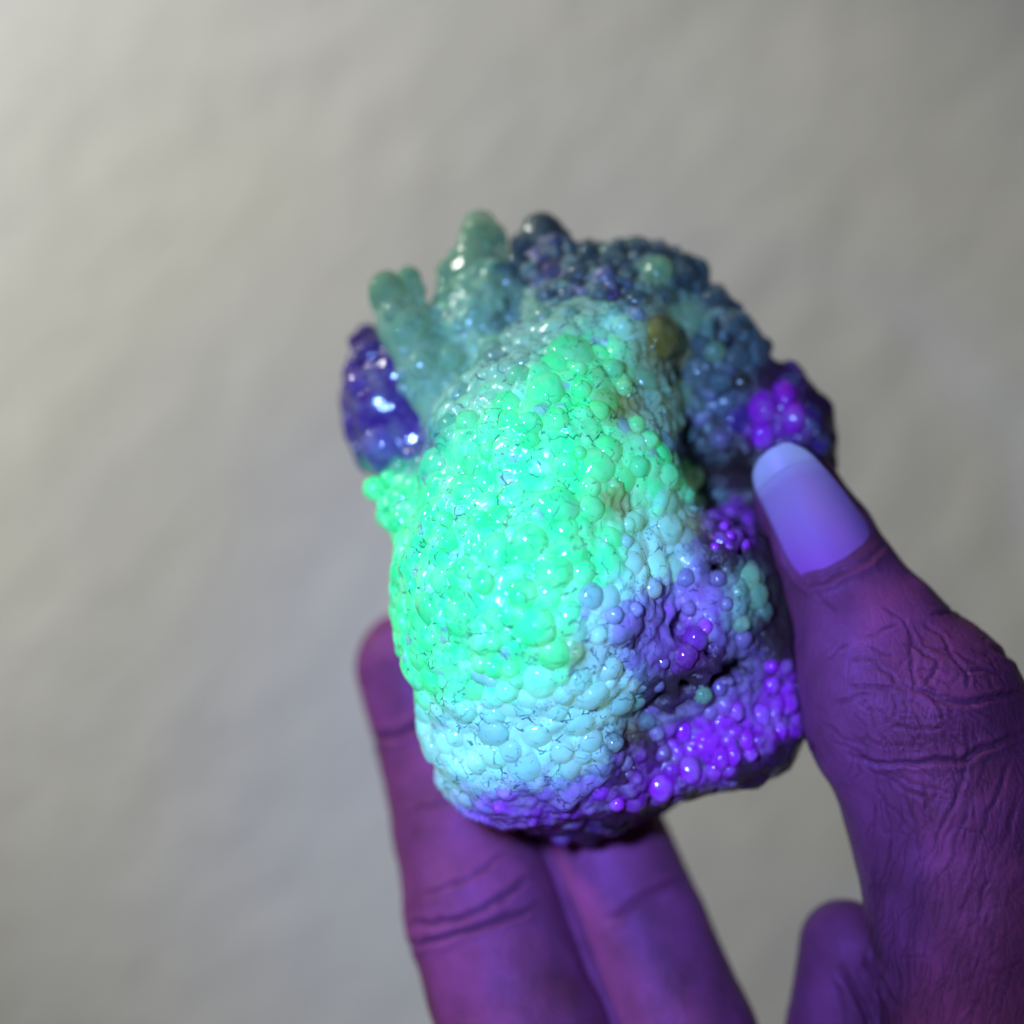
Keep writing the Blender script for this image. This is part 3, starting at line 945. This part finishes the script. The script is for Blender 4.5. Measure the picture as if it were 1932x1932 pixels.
for w, d, pl in [
    (5, .045, c7((1220, 1360), (1260, 1480), (1310, 1530), (1400, 1560))), (5, .05, c7((1310, 1330), (1400, 1400), (1480, 1520), (1560, 1650), (1590, 1760))),
    (4, .03, c7((930, 1410), (1050, 1370), (1150, 1350))), (4, .03, c7((950, 1460), (1040, 1510), (1120, 1530))), (4, .025, c7((690, 1560), (760, 1500), (840, 1470))),
    (5, .045, c7((1290, 1740), (1380, 1640), (1400, 1560))), (7, .075, c7((1200, 1730), (1400, 1800), (1560, 1840), (1750, 1800), (1930, 1750))),
    (5, .04, c7((1600, 1850), (1750, 1940))), (4, .035, c7((1300, 1480), (1470, 1500))), (4, .035, c7((1010, 1600), (1090, 1650), (1130, 1700))),
    (4, .03, c7((1340, 1290), (1430, 1260), (1540, 1250))), (6, .05, c7((1750, 1490), (1850, 1540), (1930, 1570))), (5, .035, c7((820, 1740), (1000, 1720), (1200, 1760))),
    (4, .02, c7((600, 1130), (700, 1200), (760, 1270))), (4, .025, c7((1040, 1230), (1110, 1280), (1180, 1300))), (4, .03, c7((840, 1550), (990, 1550))),
    (5, .04, c7((1240, 1540), (1230, 1640), (1260, 1740))), (5, .04, c7((1560, 1640), (1700, 1620), (1800, 1660))), (4, .03, c7((740, 1850), (860, 1800), (960, 1780))),
    (5, .04, c7((1300, 1750), (1400, 1850), (1420, 1932))), (4, .03, c7((1480, 1500), (1600, 1560), (1700, 1600))), (5, .035, c7((1180, 1300), (1230, 1450), (1220, 1600))),
    (7, .07, c8((830, 250), (1000, 300), (1200, 300), (1500, 290), (1700, 200), (1930, 100))), (5, .035, c8((880, 280), (1100, 400), (1300, 520), (1380, 700))),
    (5, .03, c8((1000, 320), (1230, 430), (1400, 480))), (5, .035, c8((1560, 20), (1580, 200), (1540, 420), (1450, 640), (1380, 800))), (4, .03, c8((1720, 240), (1620, 500), (1500, 800), (1440, 1000))),
    (5, .035, c8((1850, 250), (1750, 550), (1620, 850), (1520, 1100))), (4, .03, c8((1900, 500), (1800, 800), (1680, 1100), (1640, 1400))), (4, .025, c8((1150, 400), (1230, 640), (1280, 900))),
    (4, .025, c8((980, 420), (1100, 560), (1200, 700))), (4, .025, c8((900, 150), (1050, 190), (1200, 180), (1400, 170))), (4, .025, c8((1060, 60), (1250, 80), (1450, 60))),
    (4, .025, c8((1300, 380), (1320, 560), (1290, 700))), (4, .025, c8((1160, 1520), (1260, 1510), (1340, 1520))), (4, .02, c8((700, 120), (880, 220), (980, 330))), (4, .02, c8((640, 30), (800, 130), (930, 200))),
]:
    crease(pl, w * 0.75, d * (0.38 if pl[0][1] > 1380 and d < .05 else 0.5), 9.5, 13)
# random fine knuckle lines
for _ in range(130):
    u, v = rng.normal(1745, 75), rng.normal(1360, 85)
    a = rng.normal(0.6, 0.6); L_ = rng.uniform(15, 45)
    crease([(u, v), (u + L_ * math.cos(a), v + L_ * math.sin(a)), (u + 1.8 * L_ * math.cos(a + .35), v + 1.8 * L_ * math.sin(a + .35))], 2.2, .008, 9.5, 13, .2)
for _ in range(110):
    u, v = rng.uniform(1640, 1932), rng.uniform(1450, 1932)
    a = math.pi / 2 + rng.normal(0.12, 0.16) + (u - 1750) * 0.0008; L_ = rng.uniform(30, 80)
    crease([(u, v), (u + L_ * math.cos(a), v + L_ * math.sin(a)), (u + 2 * L_ * math.cos(a + .1), v + 2 * L_ * math.sin(a + .1))], 2.2, .005, 9.5, 13, .2)
# finger joints
for w, d, pl in [(9, .09, [(700, 1395), (750, 1387), (800, 1362), (850, 1340)]), (8, .06, [(765, 1748), (850, 1738), (940, 1700), (1010, 1650)]), (8, .07, [(770, 1785), (860, 1765), (950, 1735), (1030, 1700)]),
                 (6, .04, [(800, 1690), (880, 1660), (960, 1610)]), (9, .06, [(1140, 1740), (1220, 1690), (1290, 1660)]), (6, .03, [(760, 1540), (850, 1510), (940, 1460)]),
                 (9, .12, [(1588, 1830), (1621, 1885), (1650, 1945)]), (8, .08, [(1630, 1800), (1660, 1850), (1690, 1900)]), (5, .03, [(1570, 1850), (1590, 1900), (1600, 1940)])]:
    crease(pl, w * 0.8, d * 0.6, 11.0, 16)
# fold of skin round the root of the nail
fold = [(1462, 1000), (1480, 1048), (1503, 1086), (1528, 1102), (1580, 1078), (1640, 1054), (1666, 1030)]
crease(fold, 5, .03, 9.5, 13.5, 0.0)
crease([(u + 3, v + 14) for u, v in fold], 8, -.035, 9.5, 13.5, 0.0)
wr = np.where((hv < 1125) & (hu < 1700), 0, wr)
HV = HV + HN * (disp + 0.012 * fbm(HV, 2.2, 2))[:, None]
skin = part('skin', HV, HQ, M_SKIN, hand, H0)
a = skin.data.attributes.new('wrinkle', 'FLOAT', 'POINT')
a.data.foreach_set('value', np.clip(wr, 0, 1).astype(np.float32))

# thumb nail: side edges read off the photograph, laid over the thumb tip
LE = [(1528, 1093), (1506, 1080), (1482, 1044), (1462, 1000), (1440, 950), (1424, 920), (1421, 890), (1432, 866), (1455, 846), (1478, 837)]
RE = [(1528, 1093), (1576, 1066), (1640, 1044), (1655, 1022), (1640, 990), (1612, 955), (1585, 918), (1560, 890), (1525, 852), (1490, 837)]
def path(pts, t):
    pts = np.array(pts, float)
    for _ in range(3):                        # round the corners off
        m_ = np.stack([0.75 * pts[:-1] + 0.25 * pts[1:], 0.25 * pts[:-1] + 0.75 * pts[1:]], 1).reshape(-1, 2)
        pts = np.concatenate([pts[:1], m_, pts[-1:]])
    s = np.concatenate([[0], np.cumsum(np.hypot(*np.diff(pts, axis=0).T))]); s /= s[-1]
    return np.array([np.interp(t, s, pts[:, 0]), np.interp(t, s, pts[:, 1])])
ns, ntt = 49, 33
# axis of the end of the thumb, a little fatter than the flesh and running past its tip
A0, A1 = np.array(P(1610, 1150, 12.15)), np.array(P(1492, 905, 12.45))
ax = (A1 - A0) / np.linalg.norm(A1 - A0)


def nail_point(s, t):
    q = path(LE, s) * (1 - t) + path(RE, s) * t
    d = P(q[0], q[1], 1.0)
    R = 0.565 - 0.05 * s                       # the nail is part of a barrel round the thumb's axis
    dp = d - (d @ ax) * ax
    op = -A0 + (A0 @ ax) * ax
    a_, b_, c_ = dp @ dp, 2 * dp @ op, op @ op - R * R
    return d * ((-b_ - math.sqrt(max(b_ * b_ - 4 * a_ * c_, 0.0))) / (2 * a_))


def nail_piece(white):
    V = []
    for i in range(ns):
        for j in range(ntt):
            t = j / (ntt - 1)
            sc = 0.62 + 0.22 * t + 0.07 * math.sin(math.pi * t)
            f = i / (ns - 1)
            V.append(nail_point(sc + (1 - sc) * f if white else sc * f, t))
    Q = np.array([(i * ntt + j, i * ntt + j + 1, (i + 1) * ntt + j + 1, (i + 1) * ntt + j) for i in range(ns - 1) for j in range(ntt - 1)])
    return np.array(V), Q


V, Q = nail_piece(False)
nail = part('thumb_nail', V, Q, M_NAIL, hand, H0)
nail['label'] = 'long pale thumb nail'
V, Q = nail_piece(True)
tip = part('nail_tip', V, Q, M_NAILTIP, nail, H0)
tip['label'] = 'white free edge of the thumb nail'
for o in (nail, tip):
    a = o.data.attributes.new('along', 'FLOAT', 'POINT')
    a.data.foreach_set('value', np.repeat(np.linspace(0, 1, ns), ntt).astype(np.float32))
    m = o.modifiers.new('thickness', 'SOLIDIFY')
    m.thickness = 0.0005
    m.offset = 0
